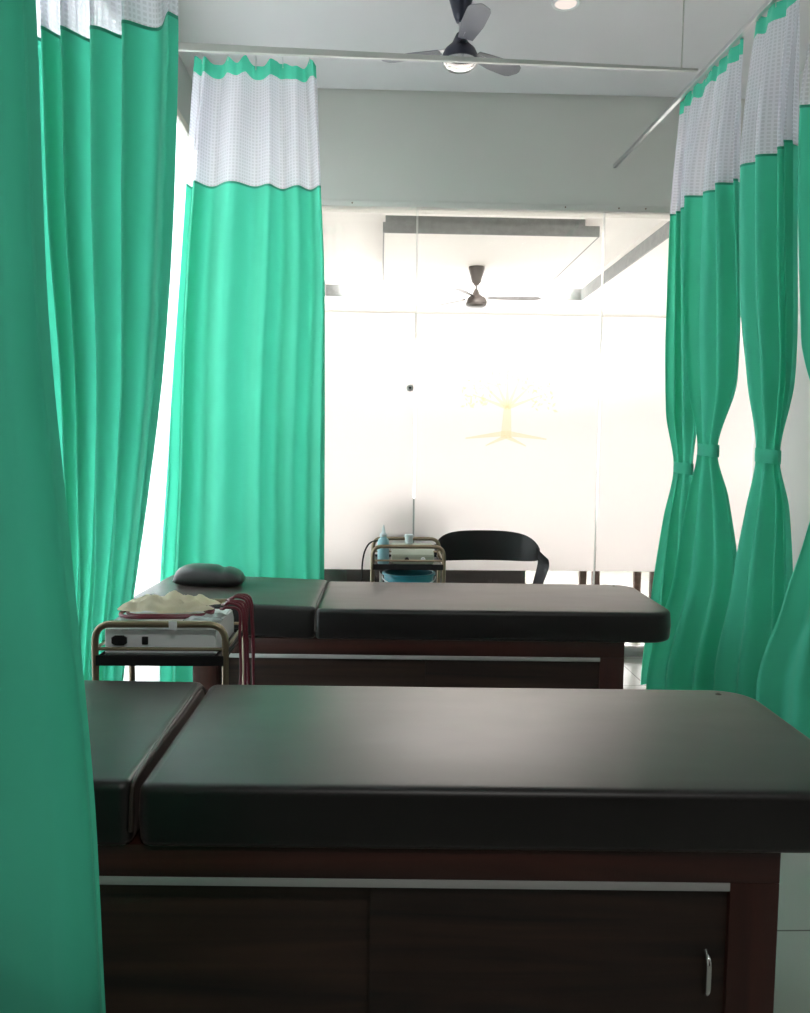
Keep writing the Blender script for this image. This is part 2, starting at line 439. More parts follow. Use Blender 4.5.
# ------------------------------------------------------------------ glass partition
FZ0, FZ1 = 0.556, 2.183
joints = [XL, 0.215, 1.392, XR]
labels = ['left glass pane of the partition, behind the hanging green curtain',
          'middle glass pane of the partition, carrying the pale tree emblem',
          'right glass pane of the partition, behind the tied curtains']
for i in range(3):
    a, b = joints[i] + 0.004, joints[i + 1] - 0.004
    w = struct(box('window_%d' % (i + 3), a, b, YP + 0.05, YP + 0.062, 0.06, GT + 0.001, M['glass']))
    w['label'] = labels[i]
    bm = bmesh.new()
    bm.faces.new([bm.verts.new(q) for q in ((a + 0.002, YP + 0.0475, FZ0), (b - 0.002, YP + 0.0475, FZ0), (b - 0.002, YP + 0.0475, FZ1), (a + 0.002, YP + 0.0475, FZ1))])
    fin('frosted_film', bm, M['film'], w, smooth=False)
    bm = bmesh.new()
    if i < 2: abox(bm, b - 0.0005, b + 0.002, YP + 0.048, YP + 0.064, 0.06, GT)
    if i > 0: abox(bm, a - 0.002, a + 0.0005, YP + 0.048, YP + 0.064, 0.06, GT)
    fin('polished_edge', bm, M['edge'], w, smooth=False)
    if i == 1:
        mid = w
struct(box('trim_3', XL, XR, YP + 0.03, YP + 0.085, 0.0, 0.06, M['alu'], bev=0.003))
# emblem on the middle pane: trunk, roots, boughs and a dome of leaves
bm = bmesh.new()
yl = YP + 0.0452
def flat_tri(pts):
    vs = [bm.verts.new((x, yl, z)) for x, z in pts]; bm.faces.new(vs)
ctr = at(506, 400, yl); base = at(506, 438, yl)
def limb(p0, p1, w0, w1):
    p0 = Vector(p0); p1 = Vector(p1); d = (p1 - p0).normalized(); n = Vector((-d.y, d.x))
    flat_tri([p0 + n * w0, p0 - n * w0, p1 - n * w1, p1 + n * w1])
bx, bz = base.x, base.z
limb((bx, bz), (bx + 0.005, bz + 0.20), 0.035, 0.022)
for s in (-1, 1):
    limb((bx, bz + 0.03), (bx + s * 0.26, bz - 0.005), 0.018, 0.004)
    limb((bx, bz + 0.01), (bx + s * 0.13, bz - 0.05), 0.014, 0.003)
for k in range(7):
    a = PI * (0.08 + 0.84 * k / 6)
    limb((bx + 0.005, bz + 0.19), (bx + math.cos(a) * 0.23, bz + 0.22 + math.sin(a) * 0.22), 0.012, 0.003)
rnd = random.Random(3)
for k in range(170):
    a = PI * rnd.uniform(-0.03, 1.03); q = 0.31 * math.sqrt(rnd.uniform(0.18, 1.0))
    x, z = bx + 0.01 + math.cos(a) * q, bz + 0.20 + math.sin(a) * q * 1.02
    t = rnd.uniform(0, PI); L = rnd.uniform(0.012, 0.02); W = L * 0.45
    ux, uz = math.cos(t), math.sin(t)
    flat_tri([(x - ux * L, z - uz * L), (x - uz * W, z + ux * W), (x + ux * L, z + uz * L), (x + uz * W, z - ux * W)])
fin('tree_emblem', bm, M['logo'], mid, smooth=False)
p = at(410, 388, YP + 0.04)
lk = root('glass_lock', 'small dark round lock on the joint of the frosted glass', 'lock', (p.x, YP + 0.046, p.z))
fin('lock_body', lathe(bmesh.new(), [(0.004, -0.022), (0.014, -0.022), (0.017, -0.018), (0.017, -0.002), (0.0225, -0.001), (0.0225, 0.0)], seg=20, axis='Y'), M['alu'], lk)
fin('keyhole', lathe(bmesh.new(), [(0.001, -0.0235), (0.007, -0.0235), (0.007, -0.021)], seg=14, axis='Y'), M['blackmet'], lk)

# ------------------------------------------------------------------ vertical blinds
def vblind(name, label, x, y0, y1, z0, z1, n, along='Y'):
    r = root(name, label, 'blind', (x, y0, 0) if along == 'Y' else (y0, x, 0), 0 if along == 'Y' else -PI / 2)
    L = y1 - y0
    box('head_rail', -0.02, 0.025, 0, L, z1, z1 + 0.045, M['frame'], r, 0.004)
    p = L / n
    first = None
    for k in range(n):
        if first is None:
            bm = bmesh.new(); cols = 5; w = p * 1.04
            tw = math.radians(16)
            vs = []
            for i in range(cols):
                s = (i / (cols - 1) - 0.5) * w; c = 0.006 * (1 - (2 * i / (cols - 1) - 1) ** 2)
                vs.append([bm.verts.new((s * math.sin(tw) + c, s * math.cos(tw), z)) for z in (z0, z1)])
            for i in range(cols - 1): bm.faces.new((vs[i][0], vs[i + 1][0], vs[i + 1][1], vs[i][1]))
            o = fin('slat', bm, M['blind'], r); first = o
        else:
            o = first.copy(); C.objects.link(o); o.parent = r
        o.location = (0, p * (k + 0.5), 0)
    return r
vblind('vertical_blind', 'white vertical blind of glowing slats on the left wall window', XL + 0.045, WY0, WY1 + 0.0, 0.10, 3.06, 34)
vblind('vertical_blind', 'pale vertical blind across the far waiting room window', RY1 - 0.06, VX0, VX1, 0.42, 2.66, 60, 'X')

# ------------------------------------------------------------------ curtains
def interp(keys, z):
    """keys: list of (z, values...) from top to bottom, monotone-ish cubic"""
    if z >= keys[0][0]: return keys[0][1:]
    if z <= keys[-1][0]: return keys[-1][1:]
    for i in range(len(keys) - 1):
        if keys[i][0] >= z >= keys[i + 1][0]:
            a, b = keys[i], keys[i + 1]
            p = keys[i - 1] if i > 0 else None; q = keys[i + 2] if i + 2 < len(keys) else None
            h = b[0] - a[0]; t = (z - a[0]) / h
            res = []
            for k in range(1, len(a)):
                d = (b[k] - a[k]) / h
                dp = (a[k] - p[k]) / (a[0] - p[0]) if p else d
                dq = (q[k] - b[k]) / (q[0] - b[0]) if q else d
                ma = 0 if dp * d <= 0 else 2 * dp * d / (dp + d)
                mb = 0 if dq * d <= 0 else 2 * dq * d / (dq + d)
                res.append((2 * t ** 3 - 3 * t * t + 1) * a[k] + (t ** 3 - 2 * t * t + t) * h * ma + (-2 * t ** 3 + 3 * t * t) * b[k] + (t ** 3 - t * t) * h * mb)
            return res

def curtain(label, keys, n, seed, ztop, zhead, zseam, zbot, ties=(), group='green ward curtains', wave=1.0, cols=150, hooks=True, tiew=0.056, drift=0.4, ruffle=0.025):
    """keys: (z, Lx, Ly, Rx, Ry, fold depth); cloth hangs between the points L and R with n pleats"""
    rn = random.Random(seed)
    ph = [rn.uniform(0, 2 * PI) for _ in range(8)]
    am = [rn.uniform(0.45, 1.1) for _ in range(int(n) + 3)]
    wd = [rn.uniform(0.5, 1.6) for _ in range(int(n) + 1)]
    sk = [rn.uniform(0.75, 1.35) for _ in wd]
    cum = [0]
    for w in wd: cum.append(cum[-1] + w)
    def prof(u, z):
        """pleat profile, -1..1"""
        uu = u + drift * 0.05 * math.sin(2.2 * z + ph[0] + 3 * u)
        x = min(max(uu, 0), 0.9999) * cum[-1]
        i = 0
        while i < len(wd) - 1 and cum[i + 1] < x: i += 1
        f = (x - cum[i]) / wd[i]
        v = am[i] * (1 - f) + am[i + 1] * f
        f = f ** sk[i]
        c = math.cos(2 * PI * f)
        s = c
        return s * v + 0.30 * math.sin(2 * PI * u * 1.3 + ph[1] + 0.5 * z) + 0.04 * math.sin(2 * PI * u * (n * 0.6) + ph[2] + 0.9 * z)
    mid = interp(keys, (ztop + zbot) / 2)
    loc = Vector(((keys[-1][1] + keys[-1][3]) / 2, (keys[-1][2] + keys[-1][4]) / 2, zbot))
    r = root('curtain', label, 'curtain', loc, 0, group)
    def P(u, z, off=0.0):
        lx, ly, rx, ry, a = interp(keys, z)
        d = Vector((rx - lx, ry - ly, 0)); nn = Vector((d.y, -d.x, 0)).normalized()
        b = Vector((lx, ly, z)) + d * u
        end = min(1, min(u, 1 - u) / 0.04 + 0.35)
        k = max(0.0, min(1.0, (z - zhead + 0.12) / (ztop - zhead + 0.12)))
        b.z -= k * ruffle * abs(math.sin(PI * u * (n + 0.5) * 1.0 + ph[3] + 0.7 * math.sin(9 * u + ph[4])))
        hh = k * k * 0.35 * math.sin(2 * PI * u * (2 * n + 1) + ph[5])
        return b + nn * (a * (prof(u, z) * wave + hh) * end + off) - loc
    def sheet(name, za, zb, mat, off=0.0, rows=None, parent=r):
        bm = bmesh.new(); uvl = bm.loops.layers.uv.new('UVMap')
        rows = rows or max(2, int((za - zb) / 0.022))
        zs = [za + (zb - za) * j / rows for j in range(rows + 1)]
        # length along the cloth for the UV
        g = []; ul = [0]
        zz = zs[0]
        for i in range(cols): ul.append(ul[-1] + (P((i + 1) / cols, zz) - P(i / cols, zz)).length)
        for z in zs: g.append([bm.verts.new(P(i / cols, z, off)) for i in range(cols + 1)])
        for j in range(rows):
            for i in range(cols):
                f = bm.faces.new((g[j][i], g[j][i + 1], g[j + 1][i + 1], g[j + 1][i])); f.smooth = True
                for lp, (a, b) in zip(f.loops, ((i, j), (i + 1, j), (i + 1, j + 1), (i, j + 1))): lp[uvl].uv = (ul[a], zs[b])
        me = bpy.data.meshes.new(name); bm.to_mesh(me); bm.free()
        return link(name, me, mat, parent, True, 180)
    sheet('header_band', ztop, zhead, M['green'])
    sheet('net_panel', zhead, zseam, M['net'])
    cl = sheet('cloth_panel', zseam, zbot, M['green'])
    sheet('seam', zseam + 0.004, zseam - 0.006, M['hem'], 0.0015, 2, cl)
    for tz in ties:
        lx, ly, rx, ry, a = interp(keys, tz)
        c = Vector(((lx + rx) / 2, (ly + ry) / 2, tz)) - loc
        d = Vector((rx - lx, ry - ly, 0)); w = d.length / 2 * 0.97; d.normalize(); nn = Vector((d.y, -d.x, 0))
        bm = bmesh.new(); seg = 40; rings = []
        dep = a * 1.35 + 0.006
        for h, k in ((-tiew / 2, 1.0), (-tiew / 4, 1.015), (0, 1.02), (tiew / 4, 1.015), (tiew / 2, 1.0)):
            rings.append([bm.verts.new(c + d * (w * k * math.copysign(abs(math.cos(t)) ** 0.75, math.cos(t))) + nn * (dep * k * math.copysign(abs(math.sin(t)) ** 0.75, math.sin(t))) + Vector((0, 0, h - 0.10 * w * math.cos(t)))) for t in [2 * PI * q / seg for q in range(seg)]])
        for A, B in zip(rings, rings[1:]):
            for q in range(seg): bm.faces.new((A[q], A[(q + 1) % seg], B[(q + 1) % seg], B[q]))
        fin('tie_band', bm, M['green'], r, ang=180)
    if hooks:
        for k in range(int(n) + 1):
            u = min(max((k + 0.25) / (n + 0.5), 0.02), 0.98)
            p = P(u, ztop - 0.02)
            lx, ly, rx, ry, a = interp(keys, ztop)
            bl = Vector((lx + (rx - lx) * u, ly + (ry - ly) * u, ztop + 0.007)) - loc
            bm = bmesh.new()
            tube(bm, catmull([p, p + Vector((0, 0, 0.012)), (p + bl) / 2 + Vector((0, 0, 0.006)), bl], 4), 0.0022, 6)
            fin('hook', bm, M['alu'], r)
    return r

def K(py, pl, pr, Yl, Yr, amp):
    """one curtain row: photograph row py with its left/right limits at distances Yl/Yr"""
    a = at(pl, py, Yl); b = at(pr, py, Yr)
    return (0.5 * (a.z + b.z), a.x, a.y, b.x, b.y, amp)
ZR = 3.10                       # rail height
# hanging curtain behind the far bed
keys = [K(52, 195, 316, 3.90, 3.92, 0.035), K(184, 186, 321, 3.90, 3.92, 0.055), K(300, 178, 325, 3.90, 3.92, 0.06), K(450, 169, 325, 3.91, 3.93, 0.06), K(620, 160, 324, 3.92, 3.95, 0.06)]
keys.append((0.12,) + keys[-1][1:])
curtain('green curtain hanging full width behind the head of the far couch', keys, 4, 11, ZR - 0.004, ZR - 0.075, 2.53, 0.12, wave=1.0, ruffle=0.035)
# left curtain swept aside by the window
keys = [(3.08, -1.03, 2.52, -0.585, 2.38, 0.06)] + [K(25, 32, 182, 2.50, 2.38, 0.055), K(200, 36, 178, 2.50, 2.40, 0.055), K(350, 46, 168, 2.54, 2.48, 0.05), K(480, 52, 152, 2.62, 2.60, 0.042), K(600, 58, 134, 2.72, 2.76, 0.034), K(700, 58, 122, 2.74, 2.80, 0.032)]
keys.append((0.12, keys[-1][1], keys[-1][2], keys[-1][3] - 0.02, keys[-1][4], 0.04))
curtain('broad green curtain swept back towards the window, behind the white machine trolley', keys, 4, 8, ZR - 0.02, ZR - 0.095, 2.505, 0.12, wave=1.0)
# nearest curtain at the picture's edge
keys = [(3.08, -0.95, 1.22, -0.505, 1.16, 0.05), K(0, -140, 40, 1.22, 1.16, 0.05), K(300, -130, 52, 1.22, 1.15, 0.05), K(560, -110, 76, 1.21, 1.14, 0.045), K(800, -90, 98, 1.20, 1.13, 0.04), K(1013, -80, 109, 1.20, 1.12, 0.04)]
keys.append((0.12, keys[-1][1], keys[-1][2], keys[-1][3] + 0.02, keys[-1][4], 0.04))
curtain('nearest green curtain, cut off by the picture edge beside the near couch', keys, 2, 21, ZR - 0.02, ZR - 0.095, 2.53, 0.12, wave=0.6)
# right-hand tied curtains, on the rail that runs towards the glass
RXA = at(617, 165, YP - 0.03)
RXB = at(771, 5, 3.33)
def railx(y):
    t = (y - RXB.y) / (RXA.y - RXB.y); return RXB.x + (RXA.x - RXB.x) * t
def top(y0, y1, amp):
    return (ZR + 0.022, railx(y1) + 0.032, y1, railx(y0) + 0.032, y0, amp * 0.4)
# farthest
keys = [top(3.98, 4.30, 0.03), K(205, 675, 700, 4.25, 4.05, 0.045), K(330, 670, 702, 4.25, 4.05, 0.045), K(410, 668, 700, 4.22, 4.08, 0.04), K(468, 674, 693, 4.20, 4.12, 0.015), K(520, 664, 696, 4.22, 4.10, 0.04), K(600, 652, 705, 4.25, 4.05, 0.05), K(690, 641, 712, 4.25, 4.05, 0.05)]
keys.append((0.12,) + keys[-1][1:])
curtain('farthest tied green curtain on the right, tie hanging lowest', keys, 2, 31, ZR + 0.022, ZR - 0.05, 2.53, 0.12, ties=(keys[4][0],))
keys = [top(3.62, 3.96, 0.03), K(195, 692, 740, 3.96, 3.68, 0.05), K(300, 689, 741, 3.94, 3.68, 0.05), K(380, 692, 738, 3.92, 3.70, 0.045), K(450, 699, 718, 3.86, 3.76, 0.016), K(500, 691, 731, 3.90, 3.72, 0.04), K(570, 680, 740, 3.94, 3.68, 0.05), K(690, 650, 722, 3.94, 3.66, 0.05)]
keys.append((0.12,) + keys[-1][1:])
curtain('tied green curtain second from the glass, standing in front of the farthest one', keys, 2, 37, ZR + 0.022, ZR - 0.05, 2.53, 0.12, ties=(keys[4][0],))
keys = [top(3.16, 3.52, 0.03), K(148, 743, 797, 3.52, 3.22, 0.05), K(280, 741, 797, 3.50, 3.22, 0.05), K(380, 748, 794, 3.46, 3.26, 0.045), K(456, 756, 780, 3.40, 3.30, 0.016), K(510, 746, 788, 3.44, 3.26, 0.04), K(580, 734, 790, 3.50, 3.22, 0.05), K(690, 714, 792, 3.50, 3.20, 0.05)]
keys.append((0.12,) + keys[-1][1:])
curtain('tied green curtain with a clear waist, third from the glass', keys, 2, 43, ZR + 0.022, ZR - 0.05, 2.53, 0.12, ties=(keys[4][0],))
keys = [top(2.52, 2.92, 0.03), K(90, 801, 880, 2.90, 2.62, 0.045), K(330, 802, 880, 2.90, 2.62, 0.045), K(455, 826, 858, 2.82, 2.70, 0.016), K(540, 806, 880, 2.86, 2.64, 0.045), K(610, 784, 900, 2.90, 2.60, 0.05), K(700, 757, 915, 2.90, 2.56, 0.05)]
keys.append((0.12,) + keys[-1][1:])
curtain('tied green curtain at the right picture edge, nearest on its rail', keys, 2, 47, ZR + 0.022, ZR - 0.05, 2.53, 0.12, ties=(keys[3][0],))

# rails
def rail(label, a, b, h0, h1, w, drops=(), mat='railp'):
    a = Vector(a); b = Vector(b); d = b - a; L = d.length; ang = math.atan2(d.y, d.x)
    r = root('curtain_rail', label, 'curtain rail', a, ang, 'curtain rails under the ceiling')
    bm = bmesh.new()
    vs = []
    for x, h in ((0, h0), (L, h1)):
        vs.append([bm.verts.new((x, -w / 2, -h / 2)), bm.verts.new((x, w / 2, -h / 2)), bm.verts.new((x, w / 2, h / 2)), bm.verts.new((x, -w / 2, h / 2))])
    for k in range(4): bm.faces.new((vs[0][k], vs[0][(k + 1) % 4], vs[1][(k + 1) % 4], vs[1][k]))
    bm.faces.new(vs[0]); bm.faces.new(vs[1])
    bmesh.ops.bevel(bm, geom=bm.edges[:], offset=0.002, segments=2, affect='EDGES')
    fin('channel', bm, M[mat], r)
    for x in drops:
        fin('hanger_rod', tube(bmesh.new(), [(x, 0, 0.006), (x, 0, ZC - a.z - 0.008)], 0.004, 8), M['railp'], r)
        fin('ceiling_plate', lathe(bmesh.new(), [(0.02, 0), (0.02, -0.006), (0.008, -0.012)], (x, 0, ZC - a.z), 16), M['railp'], r)
    return r
rl = at(183, 47, 3.86); rr_y = 3.99
rail('painted cross rail passing in front of the ceiling fan', (XL + 0.002, 3.88, ZR + 0.024), (railx(rr_y) - 0.014, rr_y, ZR + 0.012), 0.036, 0.011, 0.020, drops=(2.54,))
ya = YP + 0.016
rail('bright rail running towards the glass above the tied curtains', (railx(ya), ya, ZR), (railx(0.3), 0.3, ZR), 0.022, 0.022, 0.020, drops=(2.9,), mat='alu')
rail('rail along the window above the left curtains', (-0.86, 3.10, ZR), (-0.80, 0.4, ZR), 0.022, 0.022, 0.020, drops=(0.02, 1.4,), mat='alu')

# ------------------------------------------------------------------ treatment couches
def cushion_outline(x0, x1, y0, y1, rl, rr, sl=0.0, sr=0.0):
    """plan outline; rl / rr corner radius at left / right; sl / sr let an end run askew"""
    pts = []
    def arc(cx, cy, r, a0, a1, sk):
        for k in range(9):
            a = a0 + (a1 - a0) * k / 8
            y = cy + r * math.sin(a)
            pts.append((cx + r * math.cos(a) + sk * (y - y0), y))
    arc(x0 + rl, y0 + rl, rl, PI, 1.5 * PI, sl); arc(x1 - rr, y0 + rr, rr, 1.5 * PI, 2 * PI, sr)
    arc(x1 - rr, y1 - rr, rr, 0, PI / 2, sr); arc(x0 + rl, y1 - rl, rl, PI / 2, PI, sl)
    return pts

def cushion(bm, outline, z0, z1, edge=0.018, dome=0.004):
    """upholstered pad: rolled lower and upper edges and a faintly crowned top"""
    n = len(outline); cx = sum(p[0] for p in outline) / n; cy = sum(p[1] for p in outline) / n
    nor = []
    for k in range(n):
        a = Vector(outline[k - 1]); b = Vector(outline[(k + 1) % n]); d = b - a
        nor.append(Vector((d.y, -d.x)).normalized())
    def ring(ins, z): return [bm.verts.new((outline[k][0] - nor[k].x * ins, outline[k][1] - nor[k].y * ins, z)) for k in range(n)]
    rings = [ring(0.03, z0), ring(0.010, z0), ring(0.003, z0 + 0.005), ring(0, z0 + 0.014)]
    rings.append(ring(-0.003, (z0 + z1) / 2))
    for k in range(7):
        a = PI / 2 * k / 6
        rings.append(ring(edge * (1 - math.cos(a)), z1 - edge + edge * math.sin(a)))
    rings.append(ring(edge + 0.004, z1 + 0.0006))
    for A, B in zip(rings, rings[1:]):
        for k in range(n): bm.faces.new((A[k], A[(k + 1) % n], B[(k + 1) % n], B[k]))
    bm.faces.new(rings[0]); bm.faces.new(rings[-1])
    return bm

def couch(label, gx, fy, rz, skew, tilt, hl):
    """gx, fy: where the split between the pads meets the front edge"""
    r = root('treatment_couch', label, 'treatment couch', (gx, fy, 0), rz, 'treatment couches in the ward')
    ZT, ZB, W = 0.73, 0.613, 0.66
    fin('body_cushion', cushion(bmesh.new(), cushion_outline(0.008, 1.392, 0, W, 0.025, 0.10, skew, 0), ZB, ZT), M['vinyl'], r, ang=60)
    hc = fin('head_cushion', cushion(bmesh.new(), cushion_outline(-hl, -0.008, 0, W, 0.09, 0.025, 0, skew), ZB, ZT + 0.006), M['vinyl'], r, ang=60)
    hc.rotation_euler = (0, tilt, 0); hc.location.z = 0.62 * (1 - math.cos(tilt))
    pts = [(-0.008 + skew * y, y, z) for y, z in ((0.004, ZB + 0.03), (0.012, ZT - 0.02), (0.04, ZT + 0.002))] + [(-0.012 + skew * y, y, ZT + 0.0035) for y in (0.2, 0.4, W - 0.06)] + [(-0.008 + skew * (W - 0.01), W - 0.012, ZT - 0.02)]
    fin('piping', tube(bmesh.new(), catmull(pts, 6), 0.0048, 8), M['piping'], hc)
    # wooden base: frame, shelf ends, sliding doors under an aluminium track
    x0, x1, y0, y1 = -0.46, 1.198, 0.015, W - 0.02
    zst = 0.551
    box('apron', x0, x1, y0, y1, zst, ZB, M['wood'], r, 0.002)
    box('rear_panel', x0 + 0.092, x1 - 0.092, y1 - 0.02, y1, 0.09, zst, M['wood'], r)
    box('bottom_board', x0 + 0.092, x1 - 0.092, y0 + 0.012, y1 - 0.02, 0.09, 0.115, M['wood'], r)
    box('plinth', x0 + 0.06, x1 - 0.06, y0 + 0.05, y1 - 0.05, 0.0, 0.09, M['woodz'], r)
    for a, b in ((x0, x0 + 0.092), (x1 - 0.092, x1)):
        box('end_panel', a, b, y0, y1, 0.0, zst, M['woodz'], r, 0.002)
    box('door_track', x0 + 0.092, x1 - 0.092, y0 - 0.001, y0 + 0.022, zst - 0.016, zst, M['strip'], r, 0.0015)
    box('door_track', x0 + 0.092, x1 - 0.092, y0 + 0.002, y0 + 0.022, 0.115, 0.130, M['strip'], r, 0.0015)
    xm = 0.435
    d1 = box('door', x0 + 0.087, xm + 0.02, y0 + 0.030, y0 + 0.042, 0.131, zst - 0.017, M['door2'], r)
    d2 = box('door', xm, x1 - 0.087, y0 + 0.012, y0 + 0.024, 0.131, zst - 0.017, M['door'], r)
    for d, hx, yy in ((d1, x0 + 0.14, y0 + 0.030), (d2, x1 - 0.128, y0 + 0.012)):
        hz = 0.37
        pts = round_path([(hx, yy + 0.001, hz + 0.042), (hx, yy - 0.018, hz + 0.032), (hx, yy - 0.018, hz - 0.032), (hx, yy + 0.001, hz - 0.042)], 0.012)
        fin('handle', tube(bmesh.new(), pts, 0.0055, 10), M['chrome'], d)
    # small raised button on the rear corner of the body pad
    fin('button', lathe(bmesh.new(), [(0.008, -0.002), (0.008, 0.003), (0.003, 0.006)], (1.300, W - 0.052, ZT - 0.002), 14), M['piping'], r)
    return r
g1 = at(132, 787, 1.486); g2 = at(312, 608.5, 3.13)
couch('near black vinyl treatment couch with dark wood cabinet base, across the front', g1.x, 1.486, -0.028, -0.028, 0.006, 0.60)
couch('far black vinyl treatment couch with a small pillow at its head', g2.x, 3.13, -0.030, -0.018, 0.032, 0.735)

# pillow on the far couch
pc = at(209, 588, 3.40)
pw = root('pillow', 'small black vinyl pillow with a dip, on the far couch head', 'pillow', (pc.x - 0.022, 3.52, 0.7525), 0.08)
pw.rotation_euler = (0, 0.032, 0.08); pw.location.z = 0.7575
bm = bmesh.new()
nx, ny = 28, 16; grid = []
for side in (1, -1):
    g = []
    for j in range(ny + 1):
        row = []
        for i in range(nx + 1):
            u, v = i / nx * 2 - 1, j / ny * 2 - 1
            ex = (1 - abs(u) ** 3.2) ; ey = (1 - abs(v) ** 2.6)
            t = max(0, ex * ey) ** 0.5
            x = u * 0.148 * (1 - 0.06 * (abs(v) ** 2)); y = v * 0.10 * (1 - 0.05 * u * u)
            if side == 1:
                z = 0.022 + 0.056 * t - 0.010 * math.exp(-((u - 0.38) / 0.11) ** 2) * t + 0.012 * t * (0.5 - u * 0.5)
            else:
                z = 0.022 - 0.022 * min(1, t * 1.5)
            row.append(bm.verts.new((x, y, z)))
        g.append(row)
    for j in range(ny):
        for i in range(nx):
            bm.faces.new((g[j][i], g[j][i + 1], g[j + 1][i + 1], g[j + 1][i]))
bmesh.ops.remove_doubles(bm, verts=bm.verts[:], dist=0.0004)
o = fin('pillow_pad', bm, M['pillowv'], pw, ang=180)

# ------------------------------------------------------------------ instrument trolleys
def trolley(label, x0, x1, y0, y1, zt):
    cx, cy = (x0 + x1) / 2, (y0 + y1) / 2
    r = root('trolley', label, 'trolley', (cx, cy, 0), 0, 'bronze instrument trolleys')
    w, d = (x1 - x0) / 2, (y1 - y0) / 2
    R = 0.0095
    for s, nm in ((-1, 'front'), (1, 'rear')):
        y = s * (d - R)
        bm = bmesh.new()
        tube(bm, round_path([(-w + R, y, 0.055), (-w + R, y, zt - R), (w - R, y, zt - R), (w - R, y, 0.055)], 0.05, 8), R, 12)
        f = fin('end_frame', bm, M['bronze'], r)
        fin('crossbar', tube(bmesh.new(), [(-w + R, y, zt - 0.079), (w - R, y, zt - 0.079)], 0.005, 8), M['bronze'], f)
        for sx in (-1, 1):
            c = (sx * (w - R), y, 0)
            cs = fin('caster', lathe(bmesh.new(), [(0.006, -0.010), (0.024, -0.010), (0.026, -0.006), (0.026, 0.006), (0.024, 0.010), (0.006, 0.010)], (c[0], y, 0.026), 18, 'X'), M['rubber'], r)
            bm = bmesh.new(); abox(bm, c[0] - 0.014, c[0] - 0.011, y - 0.012, y + 0.012, 0.024, 0.058); abox(bm, c[0] + 0.011, c[0] + 0.014, y - 0.012, y + 0.012, 0.024, 0.058); abox(bm, c[0] - 0.014, c[0] + 0.014, y - 0.012, y + 0.012, 0.055, 0.060)
            fin('caster_fork', bm, M['alu'], cs)
    for sx in (-1, 1):
        fin('side_rail', tube(bmesh.new(), [(sx * (w - R), -d + R, zt - 0.079), (sx * (w - R), d - R, zt - 0.079)], 0.005, 8), M['bronze'], r)
    for z in (zt - 0.108, 0.30):
        bm = bmesh.new()
        abox(bm, -w + 0.012, w - 0.012, -d + 0.004, d - 0.004, z - 0.003, z)
        for yy in (-d + 0.001, d - 0.004): abox(bm, -w + 0.012, w - 0.012, yy, yy + 0.003, z - 0.016, z + 0.012)
        for xx in (-w + 0.0195, w - 0.0225): abox(bm, xx, xx + 0.003, -d + 0.004, d - 0.004, z - 0.016, z + 0.012)
        fin('shelf', bm, M['blackmet'], r, smooth=False)
    return r
ZTR = 0.870
TA = (-0.785, -0.412, 2.25, 2.60)
t1 = trolley('bronze trolley carrying the white machine, between the two couches', *TA, ZTR)
box('tag', 0.026, 0.048, -0.177, -0.1745, ZTR - 0.022, ZTR + 0.001, M['white'], t1)
TB = (-0.045, 0.325, 4.03, 4.40)
t2 = trolley('bronze trolley behind the far couch, next to the black chair', *TB, ZTR)

# white machine on the first trolley
zs = ZTR - 0.108
mc = root('therapy_machine', 'white electrotherapy machine with black power inlet, on the near trolley', 'medical device', (-0.605, 2.42, zs))
bm = bmesh.new()
w_, d0, d1 = 0.153, -0.135, 0.150
prof = [(d0, 0.004), (d0, 0.082), (d0 + 0.012, 0.090), (d1 - 0.03, 0.086), (d1, 0.055), (d1, 0.004)]
A = [bm.verts.new((-w_, y, z)) for y, z in prof]; B = [bm.verts.new((w_, y, z)) for y, z in prof]
bm.faces.new(A); bm.faces.new(B[::-1])
for k in range(len(prof)): bm.faces.new((A[k], A[(k + 1) % 6], B[(k + 1) % 6], B[k]))
bmesh.ops.bevel(bm, geom=bm.edges[:], offset=0.004, segments=2, affect='EDGES')
body = fin('casing', bm, M['white'], mc)
bm = bmesh.new()
prism(bm, [(-0.021, -0.008), (-0.012, -0.014), (0.012, -0.014), (0.021, -0.008), (0.021, 0.008), (0.012, 0.014), (-0.012, 0.014), (-0.021, 0.008)], 0, 0.006)
bmesh.ops.rotate(bm, verts=bm.verts[:], matrix=Matrix.Rotation(PI / 2, 3, 'X'))
bmesh.ops.translate(bm, verts=bm.verts[:], vec=(-0.112, d0 + 0.001, 0.047))
fin('power_inlet', bm, M['socket'], body)
sw = box('rocker_switch', -0.050, -0.033, d0 - 0.006, d0 + 0.001, 0.036, 0.058, M['socket'], body, 0.002)
for sx in (-1, 1):
    for yy in (-0.10, 0.11): fin('foot', lathe(bmesh.new(), [(0.012, 0.0), (0.012, 0.006)], (sx * 0.13, yy, 0), 14), M['rubber'], mc)

